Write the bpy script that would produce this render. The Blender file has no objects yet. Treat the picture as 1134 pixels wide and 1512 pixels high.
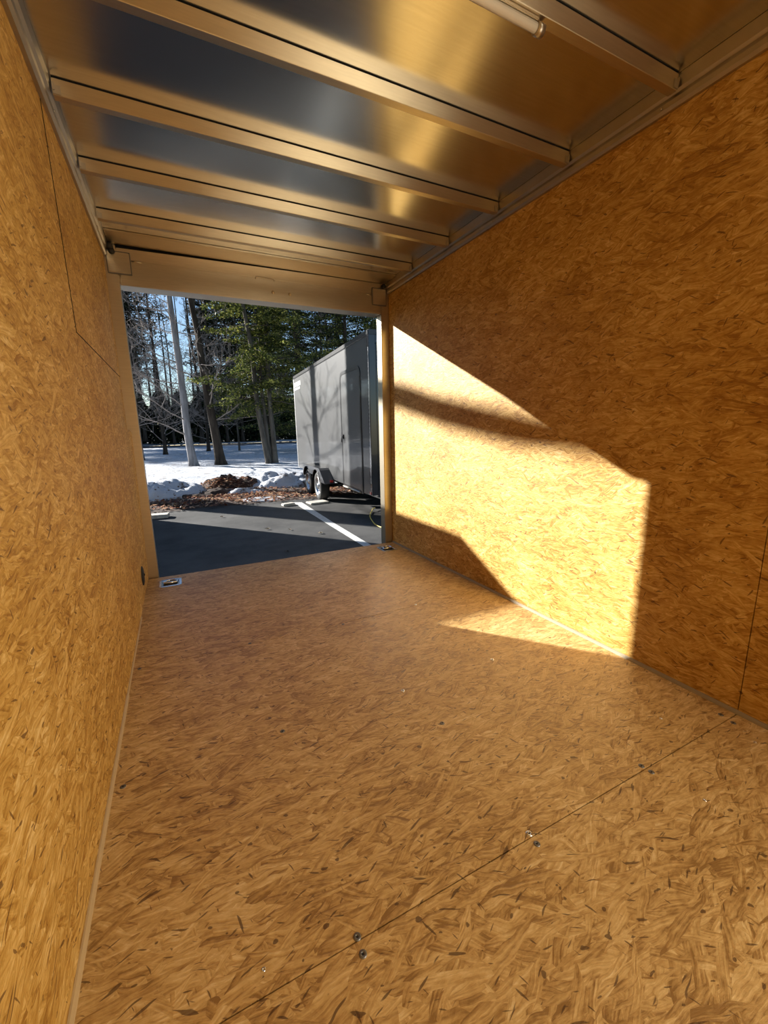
import bpy, bmesh, math, random
from mathutils import Vector, Matrix, noise

# ------------------------------------------------------------------ camera, world, sun, exposure
SC = bpy.context.scene
COL = SC.collection
SC.view_settings.view_transform = 'Standard'
SC.view_settings.look = 'None'
SC.view_settings.exposure = 0.0
SC.view_settings.gamma = 1.0
SC.view_settings.use_curve_mapping = False
SC.cycles.max_bounces = 16
SC.cycles.diffuse_bounces = 10
SC.cycles.glossy_bounces = 6
SC.cycles.use_denoising = True

cam_d = bpy.data.cameras.new('camera')
cam = bpy.data.objects.new('camera', cam_d); COL.objects.link(cam)
cam_d.sensor_fit = 'VERTICAL'; cam_d.sensor_height = 36.0; cam_d.lens = 14.602
cam_d.clip_start = 0.02; cam_d.clip_end = 400
_r = Vector((0.89549786, -0.44461791, -0.01996247))
_u = Vector((0.10516178, 0.16779576, 0.98019671))
_f = Vector((0.4324634, 0.87986334, -0.19701755))
cam.matrix_world = Matrix(((_r.x, _u.x, -_f.x, 0.2896), (_r.y, _u.y, -_f.y, 0.0),
                           (_r.z, _u.z, -_f.z, 1.0654), (0, 0, 0, 1)))
SC.camera = cam

SUN_DIR = Vector((1.988, -2.45, -1.21)).normalized()
sun_d = bpy.data.lights.new('sun', 'SUN'); sun_d.energy = 16.0; sun_d.angle = 0.0093
sun_d.color = (1.0, 0.965, 0.90)
sun = bpy.data.objects.new('sun', sun_d); COL.objects.link(sun)
sun.rotation_euler = SUN_DIR.to_track_quat('-Z', 'Y').to_euler(); sun.location = (-20, 25, 18)

world = bpy.data.worlds.new('world'); SC.world = world; world.use_nodes = True
wn = world.node_tree.nodes; wl = world.node_tree.links
bg = wn['Background']; sky = wn.new('ShaderNodeTexSky'); sky.sky_type = 'NISHITA'
sky.sun_disc = False; sky.sun_elevation = math.radians(21); sky.sun_rotation = math.radians(-39)
sky.air_density = 1.0; sky.dust_density = 0.2; sky.ozone_density = 2.5
wl.new(sky.outputs[0], bg.inputs[0]); bg.inputs[1].default_value = 0.155

# warm fill lamp added out of view at an invented side-door opening
dl = bpy.data.lights.new('interior_fill', 'AREA'); dl.shape = 'RECTANGLE'
dl.size = 0.8; dl.size_y = 1.75; dl.energy = 56.0; dl.color = (1.0, 0.86, 0.62)
dlo = bpy.data.objects.new('interior_fill', dl); COL.objects.link(dlo)
dlo.location = (2.10, -0.95, 0.95); dlo.rotation_euler = (0, math.radians(90), math.radians(-22))
dl.size, dl.size_y = 1.75, 0.8

W, D, ZW, ZC, YB, G = 2.06, 3.433, 2.19, 2.28, -1.7, -0.5

# ------------------------------------------------------------------ helpers
class MB:
    def __init__(s): s.bm = bmesh.new()
    def box(s, lo, hi, bevel=0.0, M=None, seg=2):
        t = bmesh.new(); bmesh.ops.create_cube(t, size=1)
        c = [(a + b) / 2 for a, b in zip(lo, hi)]; d = [b - a for a, b in zip(lo, hi)]
        bmesh.ops.transform(t, matrix=Matrix.Translation(c) @ Matrix.Diagonal((*d, 1)), verts=t.verts)
        if bevel: bmesh.ops.bevel(t, geom=t.edges[:], offset=bevel, segments=seg, affect='EDGES', clamp_overlap=True)
        return s.join(t, M)
    def join(s, t, M=None):
        if M is not None: bmesh.ops.transform(t, matrix=M, verts=t.verts)
        vm = [s.bm.verts.new(v.co) for v in t.verts]
        t.verts.index_update()
        for f in t.faces:
            try:
                nf = s.bm.faces.new([vm[v.index] for v in f.verts]); nf.smooth = f.smooth
            except ValueError: pass
        t.free(); return s
    def prism(s, pts, axis, a, b, bevel=0.0):
        """closed 2D outline extruded along axis from a to b (outline axes are the other two in order)"""
        def P(p, v):
            q = list(p); q.insert(axis, v); return q
        A = [s.bm.verts.new(P(p, a)) for p in pts]; B = [s.bm.verts.new(P(p, b)) for p in pts]
        n = len(pts)
        s.bm.faces.new(A); s.bm.faces.new(B[::-1])
        for i in range(n): s.bm.faces.new((A[i], B[i], B[(i + 1) % n], A[(i + 1) % n]))
        return s
    def tube(s, pts, rad, n=8, cap=True, closed=False):
        pts = [Vector(p) for p in pts]
        if not isinstance(rad, (list, tuple)): rad = [rad] * len(pts)
        rings = []; prev = None
        L = len(pts)
        for i, p in enumerate(pts):
            if closed: d = pts[(i + 1) % L] - pts[i - 1]
            else: d = pts[min(i + 1, L - 1)] - pts[max(i - 1, 0)]
            d.normalize()
            if prev is None:
                ref = Vector((0, 0, 1)) if abs(d.z) < .9 else Vector((1, 0, 0))
                e = d.cross(ref).normalized()
            else:
                e = (prev - d * prev.dot(d))
                e = e.normalized() if e.length > 1e-6 else d.orthogonal().normalized()
            prev = e; g = d.cross(e)
            rings.append([s.bm.verts.new(p + (e * math.cos(2 * math.pi * k / n) + g * math.sin(2 * math.pi * k / n)) * rad[i]) for k in range(n)])
        rng = range(L) if closed else range(L - 1)
        for i in rng:
            A, B = rings[i], rings[(i + 1) % L]
            for k in range(n):
                f = s.bm.faces.new((A[k], A[(k + 1) % n], B[(k + 1) % n], B[k])); f.smooth = True
        if cap and not closed:
            s.bm.faces.new(rings[0][::-1]); s.bm.faces.new(rings[-1])
        return s
    def lathe(s, prof, n=32, M=None):
        """profile [(r, h)] turned about Z"""
        t = bmesh.new(); rings = []
        for r, h in prof:
            if r < 1e-6: rings.append([t.verts.new((0, 0, h))])
            else: rings.append([t.verts.new((r * math.cos(2 * math.pi * k / n), r * math.sin(2 * math.pi * k / n), h)) for k in range(n)])
        for A, B in zip(rings, rings[1:]):
            for k in range(n):
                k2 = (k + 1) % n
                if len(A) == 1 and len(B) == 1: continue
                if len(A) == 1: f = t.faces.new((A[0], B[k2], B[k]))
                elif len(B) == 1: f = t.faces.new((A[k], A[k2], B[0]))
                else: f = t.faces.new((A[k], A[k2], B[k2], B[k]))
                f.smooth = True
        return s.join(t, M)
    def build(s, name, mat, parent=None, recalc=True):
        if recalc: bmesh.ops.recalc_face_normals(s.bm, faces=s.bm.faces)
        me = bpy.data.meshes.new(name); s.bm.to_mesh(me); s.bm.free()
        me.materials.append(mat)
        o = bpy.data.objects.new(name, me); COL.objects.link(o)
        if parent is not None: o.parent = parent
        return o

def thing(name, label, cat, loc=(0, 0, 0), rz=0.0, group=None):
    o = bpy.data.objects.new(name, None); COL.objects.link(o)
    o.location = loc; o.rotation_euler = (0, 0, rz); o.empty_display_size = 0.1
    return tag(o, label, cat, group)
def tag(o, label, cat, group=None, kind=None):
    o['label'] = label; o['category'] = cat
    if group: o['group'] = group
    if kind: o['kind'] = kind
    return o
def struct(o): o['kind'] = 'structure'; return o
def dup(root, loc, rz=0.0, scale=1.0, label=None):
    r = root.copy(); COL.objects.link(r); r.location = loc; r.rotation_euler = (0, 0, rz); r.scale = (scale,) * 3
    if label: r['label'] = label
    for ch in list(root.children):
        c = ch.copy(); COL.objects.link(c); c.parent = r
        for g in list(ch.children):
            d = g.copy(); COL.objects.link(d); d.parent = c
    return r
RX = lambda a: Matrix.Rotation(a, 4, 'X')
RY = lambda a: Matrix.Rotation(a, 4, 'Y')
RZ = lambda a: Matrix.Rotation(a, 4, 'Z')
T = lambda *v: Matrix.Translation(v)

# ------------------------------------------------------------------ materials
def new_mat(name):
    m = bpy.data.materials.new(name); m.use_nodes = True
    return m, m.node_tree.nodes, m.node_tree.links, m.node_tree.nodes['Principled BSDF']
def simple(name, col, rough=.5, metal=0.0, var=0.0, scale=8.0, spec=.5, coat=0.0, stretch=None, bump=0.0):
    m, n, l, b = new_mat(name)
    b.inputs['Roughness'].default_value = rough; b.inputs['Metallic'].default_value = metal
    b.inputs['Specular IOR Level'].default_value = spec; b.inputs['Coat Weight'].default_value = coat
    b.inputs['Base Color'].default_value = (*col, 1)
    tc = n.new('ShaderNodeTexCoord'); mp = n.new('ShaderNodeMapping'); nz = n.new('ShaderNodeTexNoise')
    l.new(tc.outputs['Object'], mp.inputs[0]); l.new(mp.outputs[0], nz.inputs['Vector'])
    mp.inputs['Scale'].default_value = stretch or (1, 1, 1)
    nz.inputs['Scale'].default_value = scale; nz.inputs['Detail'].default_value = 4
    rp = n.new('ShaderNodeValToRGB')
    e = rp.color_ramp.elements
    e[0].position = .3; e[1].position = .7
    e[0].color = (*[c * (1 - var) for c in col], 1); e[1].color = (*[min(1, c * (1 + var)) for c in col], 1)
    l.new(nz.outputs['Fac'], rp.inputs[0]); l.new(rp.outputs[0], b.inputs['Base Color'])
    if bump:
        bp = n.new('ShaderNodeBump'); bp.inputs['Strength'].default_value = bump; bp.inputs['Distance'].default_value = .01
        l.new(nz.outputs['Fac'], bp.inputs['Height']); l.new(bp.outputs[0], b.inputs['Normal'])
    return m

def osb_mat(name, axes, ramp, rough=.5, seed=0.0, spec=.35, dark=(.10, .04, .012), fl=1.0):
    m, n, l, b = new_mat(name)
    def math_(op, a, c=None):
        x = n.new('ShaderNodeMath'); x.operation = op
        for i, v in enumerate((a, c)):
            if v is None: continue
            if isinstance(v, (int, float)): x.inputs[i].default_value = v
            else: l.new(v, x.inputs[i])
        if op == 'MULTIPLY_ADD': x.inputs[2].default_value = .27
        return x.outputs[0]
    tc = n.new('ShaderNodeTexCoord'); sp = n.new('ShaderNodeSeparateXYZ'); cb = n.new('ShaderNodeCombineXYZ')
    l.new(tc.outputs['Object'], sp.inputs[0])
    l.new(sp.outputs[axes[0]], cb.inputs[0]); l.new(sp.outputs[axes[1]], cb.inputs[1]); cb.inputs[2].default_value = seed
    # gentle warp so strand edges curve
    wz = n.new('ShaderNodeTexNoise'); wz.inputs['Scale'].default_value = 9; wz.inputs['Detail'].default_value = 2
    l.new(cb.outputs[0], wz.inputs['Vector'])
    ws = n.new('ShaderNodeVectorMath'); ws.operation = 'MULTIPLY_ADD'
    l.new(wz.outputs['Color'], ws.inputs[0]); ws.inputs[1].default_value = (.035, .035, 0); l.new(cb.outputs[0], ws.inputs[2])
    acc_p = acc_t = None
    for k, (ang, sx, sy, pm) in enumerate([(-8, 9, 40, 1.0), (16, 10, 46, .98), (-33, 11, 50, .93), (40, 12, 54, .90), (3, 15, 95, .96), (82, 13, 55, .72)]):
        mp = n.new('ShaderNodeMapping'); mp.vector_type = 'POINT'
        mp.inputs['Rotation'].default_value = (0, 0, math.radians(ang)); mp.inputs['Location'].default_value = (3.7 * k + seed, 1.3 * k, 0)
        l.new(ws.outputs[0], mp.inputs[0])
        sc = n.new('ShaderNodeVectorMath'); sc.operation = 'MULTIPLY'; sc.inputs[1].default_value = (sx * fl, sy * fl, 1)
        l.new(mp.outputs[0], sc.inputs[0])
        vo = n.new('ShaderNodeTexVoronoi'); vo.voronoi_dimensions = '2D'; vo.inputs['Scale'].default_value = 1
        l.new(sc.outputs[0], vo.inputs['Vector'])
        cs = n.new('ShaderNodeSeparateColor'); l.new(vo.outputs['Color'], cs.inputs[0])
        # grain along the strand
        gs = n.new('ShaderNodeVectorMath'); gs.operation = 'MULTIPLY'; gs.inputs[1].default_value = (11, 190, 1)
        l.new(mp.outputs[0], gs.inputs[0])
        gz = n.new('ShaderNodeTexNoise'); gz.noise_dimensions = '2D'; gz.inputs['Scale'].default_value = 1; gz.inputs['Detail'].default_value = 4
        l.new(gs.outputs[0], gz.inputs['Vector'])
        tone = math_('ADD', math_('MULTIPLY_ADD', cs.outputs[1], .46), math_('MULTIPLY', math_('SUBTRACT', gz.outputs['Fac'], .5), 1.1))
        # strand rim slightly darker
        tone = math_('SUBTRACT', tone, math_('MULTIPLY', math_('POWER', vo.outputs['Distance'], 3), .5))
        pr = math_('MULTIPLY', cs.outputs[0], pm)
        if acc_p is None: acc_p, acc_t = pr, tone
        else:
            g = math_('GREATER_THAN', pr, acc_p)
            mx = n.new('ShaderNodeMix'); l.new(g, mx.inputs[0]); l.new(acc_t, mx.inputs[2]); l.new(tone, mx.inputs[3]); acc_t = mx.outputs[0]
            acc_p = math_('MAXIMUM', acc_p, pr)
    # broad patches
    bz = n.new('ShaderNodeTexNoise'); bz.inputs['Scale'].default_value = 3.0; bz.inputs['Detail'].default_value = 3
    l.new(cb.outputs[0], bz.inputs['Vector'])
    tone = math_('ADD', acc_t, math_('MULTIPLY', math_('SUBTRACT', bz.outputs['Fac'], .5), .7))
    fs = n.new('ShaderNodeVectorMath'); fs.operation = 'MULTIPLY'; fs.inputs[1].default_value = (38, 90, 1); l.new(ws.outputs[0], fs.inputs[0])
    fz = n.new('ShaderNodeTexNoise'); fz.noise_dimensions = '2D'; fz.inputs['Scale'].default_value = 1; fz.inputs['Detail'].default_value = 5; fz.inputs['Roughness'].default_value = .65
    l.new(fs.outputs[0], fz.inputs['Vector'])
    tone = math_('ADD', tone, math_('MULTIPLY', math_('SUBTRACT', fz.outputs['Fac'], .5), 1.0))
    rp = n.new('ShaderNodeValToRGB'); el = rp.color_ramp.elements
    el[0].position, el[0].color = ramp[0][0], (*ramp[0][1], 1); el[1].position, el[1].color = ramp[-1][0], (*ramp[-1][1], 1)
    for pos, c in ramp[1:-1]:
        e = el.new(pos); e.color = (*c, 1)
    l.new(tone, rp.inputs[0])
    # dark slivers (gaps under strand ends, bark flecks)
    col = rp.outputs[0]
    for (ang, a, c, th, w) in [(-20, 12, 85, .725, .03), (24, 15, 100, .735, .03), (70, 16, 90, .76, .03), (5, 30, 46, .755, .02)]:
        mp = n.new('ShaderNodeMapping'); mp.inputs['Rotation'].default_value = (0, 0, math.radians(ang)); mp.inputs['Location'].default_value = (ang, seed, 0)
        l.new(ws.outputs[0], mp.inputs[0])
        sc = n.new('ShaderNodeVectorMath'); sc.operation = 'MULTIPLY'; sc.inputs[1].default_value = (a, c, 1); l.new(mp.outputs[0], sc.inputs[0])
        nz = n.new('ShaderNodeTexNoise'); nz.noise_dimensions = '2D'; nz.inputs['Scale'].default_value = 1; nz.inputs['Detail'].default_value = 1.5
        l.new(sc.outputs[0], nz.inputs['Vector'])
        mr = n.new('ShaderNodeMapRange'); mr.inputs[1].default_value = th; mr.inputs[2].default_value = th + w
        l.new(nz.outputs['Fac'], mr.inputs[0])
        mx = n.new('ShaderNodeMix'); mx.data_type = 'RGBA'
        l.new(math_('MULTIPLY', mr.outputs[0], .75), mx.inputs[0]); l.new(col, mx.inputs[6]); mx.inputs[7].default_value = (*dark, 1)
        col = mx.outputs[2]
    l.new(col, b.inputs['Base Color'])
    b.inputs['Roughness'].default_value = rough; b.inputs['Specular IOR Level'].default_value = spec
    bp = n.new('ShaderNodeBump'); bp.inputs['Strength'].default_value = .35; bp.inputs['Distance'].default_value = .003
    l.new(tone, bp.inputs['Height']); l.new(bp.outputs[0], b.inputs['Normal'])
    return m

WALL_RAMP = [(.0, (.31, .152, .025)), (.3, (.45, .256, .055)), (.55, (.55, .337, .090)), (.8, (.65, .430, .145)), (1.0, (.75, .55, .24))]
FLOOR_RAMP = [(.0, (.28, .155, .046)), (.3, (.46, .288, .104)), (.55, (.575, .385, .155)), (.8, (.67, .48, .22)), (1.0, (.76, .59, .32))]
M_OSB_WALL = osb_mat('strand_board_wall', (1, 2), WALL_RAMP, .55, 0.0)
M_OSB_LEFT = osb_mat('strand_board_left', (1, 2), WALL_RAMP, .55, 5.3)
M_OSB_FLOOR = osb_mat('strand_board_floor', (0, 1), FLOOR_RAMP, .42, 9.1, spec=.6, dark=(.055, .022, .009))

def metal_mat(name, col, rough, aniso=.0, var=.06, stretch=(1, 1, 1), scale=20):
    m = simple(name, col, rough, 1.0, var, scale, stretch=stretch)
    b = m.node_tree.nodes['Principled BSDF']; b.inputs['Anisotropic'].default_value = aniso
    return m
M_ROOF = metal_mat('satin_roof_sheet', (.66, .66, .63), .21, 0, .05, (2, 40, 1), 3)
M_ALU = metal_mat('satin_aluminium', (.58, .51, .39), .36, 0, .05, (3, 40, 40), 3)
M_TRIM = metal_mat('dull_aluminium_trim', (.50, .46, .40), .42, 0, .05)
M_ZINC = metal_mat('zinc_plated', (.72, .76, .80), .25, 0, .15, scale=60)
M_BLACK = simple('black_rubber', (.012, .012, .012), .7)
M_DARKVOID = simple('dark_board_and_gap', (.02, .016, .012), .9)
M_EXT = simple('black_skin', (.03, .03, .033), .35, coat=.3)
M_SCREWG = metal_mat('dull_steel_screw', (.22, .22, .22), .5)
M_CAULK = simple('grey_caulk', (.30, .25, .17), .7)
M_STRIP = simple('pale_edge_strip', (.50, .37, .20), .5)
M_TUBE = simple('frosted_tube', (.75, .72, .64), .25, coat=.5)

# ------------------------------------------------------------------ our trailer: floor, walls, ceiling
def panel(lo, hi, M=None): return (lo, hi)
m = MB()
for y0, y1 in ((YB, -.764), (-.761, .6465), (.6495, 2.0505), (2.0535, 3.415)):
    m.box((0, y0, -.018), (W, y1, 0))
floor = struct(m.build('floor', M_OSB_FLOOR))
struct(MB().box((-.04, YB - .05, -.14), (W + .04, 3.44, -.0205)).build('floor_underside', M_DARKVOID))

m = MB()
m.box((-.010, YB, 0), (0, 1.9985, ZC)); m.box((-.010, 1.9985, 0), (0, 3.43, 1.4415)); m.box((-.010, 2.0025, 1.4455), (.0016, 3.43, ZC))
struct(m.build('wall_left', M_OSB_LEFT))
m = MB(); m.box((-.010, 1.9987, 1.4415), (.0019, 2.0023, ZC)); m.box((-.010, 2.0025, 1.4418), (.0017, 3.43, 1.4453)); struct(m.build('wall_left_joint', M_DARKVOID))
# the lower sheet bows off the frame near the door: rounded top corner lapping the jamb
bmx = bmesh.new(); NY, NZ = 10, 14
gv = []
for i in range(NY + 1):
    row = []
    for j in range(NZ + 1):
        y = 2.7 + (3.437 - 2.7) * i / NY; z = .004 + 1.086 * j / NZ
        if i == NY and j == NZ: z -= .02; y -= .004
        t = (i / NY) ** 2; x = .0008 + .022 * t * (.15 + .85 * (j / NZ) ** .7)
        row.append(bmx.verts.new((x, y, z)))
    gv.append(row)
for i in range(NY):
    for j in range(NZ): bmx.faces.new((gv[i][j], gv[i + 1][j], gv[i + 1][j + 1], gv[i][j + 1]))
ext = bmesh.ops.extrude_face_region(bmx, geom=bmx.faces[:])
for v in [e for e in ext['geom'] if isinstance(e, bmesh.types.BMVert)]: v.co.x -= .0105
mm = MB(); mm.join(bmx); struct(mm.build('wall_left_lap', M_OSB_LEFT))

m = MB(); m.box((W, YB, 0), (W + .010, -1.40, ZC)); m.box((W, -1.40, 1.86), (W + .010, -.50, ZC)); m.box((W, -.50, 0), (W + .010, .6495, ZC)); m.box((W, .6525, 0), (W + .010, 3.43, ZC))  # door-sized opening behind the camera is added to let fill light in
struct(m.build('wall_right', M_OSB_WALL))
struct(MB().box((0, YB - .01, 0), (W, YB, ZC)).build('wall_front', M_OSB_WALL))
m = MB(); m.box((-.06, YB - .06, -.14), (-.0105, 3.53, 2.40)); struct(m.build('wall_left_outer', M_EXT))
m = MB(); m.box((W + .0105, YB - .06, -.14), (W + .06, -1.40, 2.40)); m.box((W + .0105, -1.40, 1.86), (W + .06, -.50, 2.40)); m.box((W + .0105, -.50, -.14), (W + .06, 3.53, 2.40)); m.box((W + .0105, -1.40, -.14), (W + .06, -.50, -.02))
struct(m.build('wall_right_outer', M_EXT))
struct(MB().box((-.0105, YB - .06, -.02), (W + .0105, YB - .0105, 2.40)).build('wall_front_outer', M_EXT))
struct(MB().box((-.010, YB, ZC), (W + .010, 3.43, ZC + .004)).build('ceiling', M_ROOF))
struct(MB().box((-.0105, YB - .01, ZC + .005), (W + .0105, 3.53, 2.42)).build('ceiling_outer', M_EXT))

prof = [(0, ZC - .001), (.033, ZC - .001), (.033, ZC - .006), (.030, 2.236), (.020, 2.228), (.024, 2.215), (.022, 2.199), (.013, ZW), (0, ZW)]
struct(MB().prism([(W - .0003 - a, b) for a, b in prof], 1, YB + .001, 3.42).build('trim_1', M_TRIM))
struct(MB().prism([(.0003 + a, b) for a, b in prof], 1, YB + .001, 3.42).build('trim_2', M_TRIM))
struct(MB().prism([(W - .0003, .0), (W - .014, .0), (W - .012, .006), (W - .006, .011), (W - .0003, .012)], 1, -.49, 3.42).build('trim_3', M_CAULK))
struct(MB().prism([(.0003, .0), (.010, .0), (.009, .006), (.004, .010), (.0003, .011)], 1, YB + .01, 1.855).build('trim_4', M_STRIP))
struct(MB().prism([(.0003, .0), (.007, .0), (.004, .006), (.0003, .007)], 1, 1.857, 2.69).build('trim_5', M_STRIP))
# closing strip of the ceiling next to the door header (black joint line under each edge)
struct(MB().box((.036, 3.225, 2.2675), (W - .036, 3.425, 2.2785), .002).build('trim_6', M_ALU))

# roof bows
place_words = {-.31: 'farthest behind the camera', .16: 'above the camera', .625: 'over the near end of the floor', 1.09: 'carrying the tube light',
               1.553: 'second one beyond the tube light', 2.022: 'in the middle of the visible ceiling', 2.49: 'second one from the door header', 2.968: 'nearest the door header'}
BOW_LABEL = {-.31: 'satin metal roof bow farthest behind, above the front of the trailer', .16: 'satin metal roof bow directly overhead at the very top',
             .625: 'satin metal roof bow just in front of the overhead one', 1.09: 'satin metal roof bow at upper right that carries the tube light',
             1.553: 'satin metal roof bow next after the one with the tube light', 2.022: 'satin metal roof bow third one from the door header',
             2.49: 'satin metal roof bow second one from the door header', 2.968: 'satin metal roof bow closest to the door header'}
for yb, lab in BOW_LABEL.items():
    t = thing('roof_bow', lab, 'roof beam', (W / 2, yb, 2.225), 0, 'metal roof bows across the ceiling')
    hw = W / 2 - .037
    b = MB(); b.prism([(0, .0505), (0, .0015), (.0015, 0), (.031, 0), (.0325, .0015), (.0325, .0505)], 0, -hw, hw); b.build('beam', M_ALU, t)
    MB().box((-hw, .0015, .0507), (hw, .031, .0535)).build('dark_gap_strip', M_BLACK, t)  # black strip put in to draw the dark gap above the bow
    for s in (-1, 1):
        c = MB(); c.box((s * (hw - .012) - .012, -.0035, .002), (s * (hw - .012) + .012, -.0005, .030), .001); c.box((s * (hw - .004) - .003, -.007, .012), (s * (hw - .004) + .003, -.0005, .036), .001)
        c.build('end_clip', M_TRIM, t)
side = {0: 'left', 1: 'right'}
for yb in (1.09, 1.553, 2.022, 2.49, 2.968):
    for s in (0, 1):
        x = .0255 if s == 0 else W - .0255
        o = MB().lathe([(0, .003), (.003, .0026), (.0045, .001), (.0045, 0)], 10, T(x, yb + .06, 2.207) @ RY(math.pi / 2 if s == 0 else -math.pi / 2)).build('trim_screw', M_TRIM)
        tag(o, 'tiny screw in the %s ceiling trim under the roof bow %s' % (side[s], {1.09: 'with the tube light', 1.553: 'next after the tube light', 2.022: 'third from the door header', 2.49: 'second from the door header', 2.968: 'closest to the door header'}[yb]), 'screw', 'screws along the ceiling trims')

# tube light on the fourth bow
t = thing('tube_light', 'slim frosted tube light clipped to a roof bow at the top edge', 'light', (1.0, 1.108, 2.19))
MB().tube([(-.55, 0, .013), (.365, 0, .013)], .0125, 14).build('tube', M_TUBE, t)
for xx in (-.56, .372): MB().tube([(xx - .013, 0, .013), (xx + .013, 0, .013)], .0165, 14).build('end_cap', M_TRIM, t)
MB().box((-.55, -.010, .0255), (.365, .010, .0349), .002).build('backing_rail', M_ALU, t)

# rear door frame
df = bpy.data.objects.new('door_1', None); COL.objects.link(df); df['kind'] = 'structure'
J = .072; ZH = 2.028; ZS = 2.183
m = MB(); m.box((-.0104, D, -.10), (J, D + .095, 2.275), .004); m.build('jamb', M_ALU, df)
m = MB(); m.box((W - J, D, -.10), (W + .0104, D + .095, 2.275), .004); m.build('jamb', M_ALU, df)
m = MB(); m.box((J + .0005, D, ZH), (W - J - .0005, D + .135, ZS - .001), .005); m.build('header_tube', M_ALU, df)
bmx = bmesh.new(); bmesh.ops.create_cube(bmx, size=1)
for v in bmx.verts:
    x = J + .0005 if v.co.x < 0 else W - J - .0005
    v.co = Vector((x, D if v.co.y < 0 else D + .12, ZS if v.co.z < 0 else (2.253 if x < 1 else 2.274)))
bmesh.ops.bevel(bmx, geom=bmx.edges[:], offset=.005, segments=2, affect='EDGES')
MB().join(bmx).build('upper_header_tube', M_ALU, df)
MB().box((.02, D + .06, 2.24), (W - .02, D + .10, 2.42)).build('dark_cavity_fill', M_DARKVOID, df)  # dark piece put in to read as the shaded cavity behind the gap
MB().box((J, D + .02, ZS - .0012), (W - J, D + .1, ZS)).build('tube_seam', M_BLACK, df)
for s in (0, 1):
    x0, x1 = ((.020, .146) if s == 0 else (W - .152, W - .030))
    b = MB(); b.box((x0, D - .014, 2.098), (x1, D + .0005, 2.222), .004); br = b.build('corner_bracket', M_ALU, df)
    b = MB(); w_ = .006
    for lo, hi in (((x0 - w_, 2.098 - w_), (x1 + w_, 2.098)), ((x0 - w_, 2.222), (x1 + w_, 2.222 + w_)), ((x0 - w_, 2.098), (x0, 2.222)), ((x1, 2.098), (x1 + w_, 2.222))):
        b.box((lo[0], D - .0115, lo[1]), (hi[0], D - .001, hi[1]), .002)
    b.build('weld_bead', M_SCREWG, br)
for x in (1.075, 1.204):
    MB().lathe([(0, .007), (.006, .006), (.011, .002), (.012, 0)], 16, T(x, D, 2.097) @ RX(math.pi / 2)).build('rivet', M_ALU, df)
b = MB(); b.tube([(.952, D - .003, 2.176), (.955, D - .003, 2.192), (1.085, D - .003, 2.190), (1.09, D - .003, 2.174)], .0035, 6); b.build('weld_mark', M_TRIM, df)
b = MB(); b.tube([(.155, D - .002, 2.181), (.215, D - .002, 2.180)], .004, 6); b.tube([(.082, D - .002, 2.09), (.078, D - .002, 2.035)], .0035, 6); b.build('weld_mark', M_TRIM, df)
b = MB(); b.tube([(W - .159, D - .002, 2.170), (W - .21, D - .002, 2.172)], .004, 6); b.build('weld_mark', M_TRIM, df)
MB().box((J + .001, 3.4155, -.12), (W - J - .001, D + .05, -.030), .003).build('sill', M_ALU, df)
for k, (x, z, y, lab) in enumerate([(.045, 2.247, 3.405, 'black round grommet in the left corner of the header, upper one'), (.050, 2.222, 3.415, 'black round grommet in the left corner of the header, lower one'),
                           (W - .060, 2.240, 3.405, 'black grommet in the right corner of the header')]):
    o = MB().lathe([(0, .020), (.013, .018), (.019, .010), (.019, -.012)], 16, T(x, y, z) @ RX(math.pi / 2)).build('wire_grommet', M_BLACK)
    tag(o, lab, 'grommet', 'grommets in the header corners')

# round black cover low on the left wall
t = thing('cover_plate', 'round black cover plate low on the left wall beside the door', 'cover', (.0008, 3.05, .145))
t.location = (.0045, 3.05, .145)
MB().lathe([(0, .007), (.045, .007), (.060, .004), (.064, 0), (.064, -.003)], 28, RY(math.pi / 2)).build('plate', M_BLACK, t)
MB().lathe([(0, .013), (.006, .012), (.009, .009), (.009, .005)], 14, T(0, .02, 0) @ RY(math.pi / 2)).build('knob', M_BLACK, t)

# recessed D-ring anchors
def dring(x, y, lab):
    t = thing('tie_down_anchor', lab, 'tie-down ring', (x, y, .001), 0, 'recessed tie-down anchors by the door')
    b = MB(); hx, hy, ix, iy = .072, .082, .050, .056
    def rr(hx, hy, r, n=5):
        o = []
        for cx, cy, a0 in ((hx - r, hy - r, 0), (-hx + r, hy - r, 90), (-hx + r, -hy + r, 180), (hx - r, -hy + r, 270)):
            for k in range(n + 1):
                a = math.radians(a0 + 90 * k / n); o.append((cx + r * math.cos(a), cy + r * math.sin(a)))
        return o
    rings = [[b.bm.verts.new((px, py, z)) for px, py in rr(a, c, r)] for a, c, r, z in
             ((hx, hy, .020, -.0005), (hx, hy, .020, .003), (ix + .006, iy + .006, .016, .0035), (ix, iy, .014, .0012), (ix - .01, iy - .01, .012, .0006))]
    n = len(rings[0])
    for A, B in zip(rings, rings[1:]):
        for k in range(n): b.bm.faces.new((A[k], A[(k + 1) % n], B[(k + 1) % n], B[k]))
    b.bm.faces.new(rings[-1]); b.build('pan', M_ZINC, t)
    MB().box((-.047, -.050, .0009), (.047, .050, .0014)).build('pan_bottom', M_BLACK, t)
    pts = [(.040 * math.cos(a), -.006 + .042 * math.sin(a), .010) for a in [math.pi * k / 12 for k in range(13)]]
    pts = pts + [(-.038, -.020, .010), (.038, -.020, .010)]
    MB().tube(pts, .0075, 8, closed=True).build('ring', M_ZINC, t)
    MB().box((-.024, -.026, .0015), (.024, -.010, .017), .004).build('saddle', M_ZINC, t)
    for sx in (-1, 1):
        for sy in (-1, 1):
            MB().lathe([(0, .0055), (.004, .005), (.006, .003)], 10, T(sx * .059, sy * .066, 0)).build('screw', M_ZINC, t)
dring(.153, 3.245, 'zinc recessed tie-down anchor in the floor at the left jamb')
dring(1.905, 3.235, 'zinc recessed tie-down anchor in the floor at the right jamb')

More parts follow.
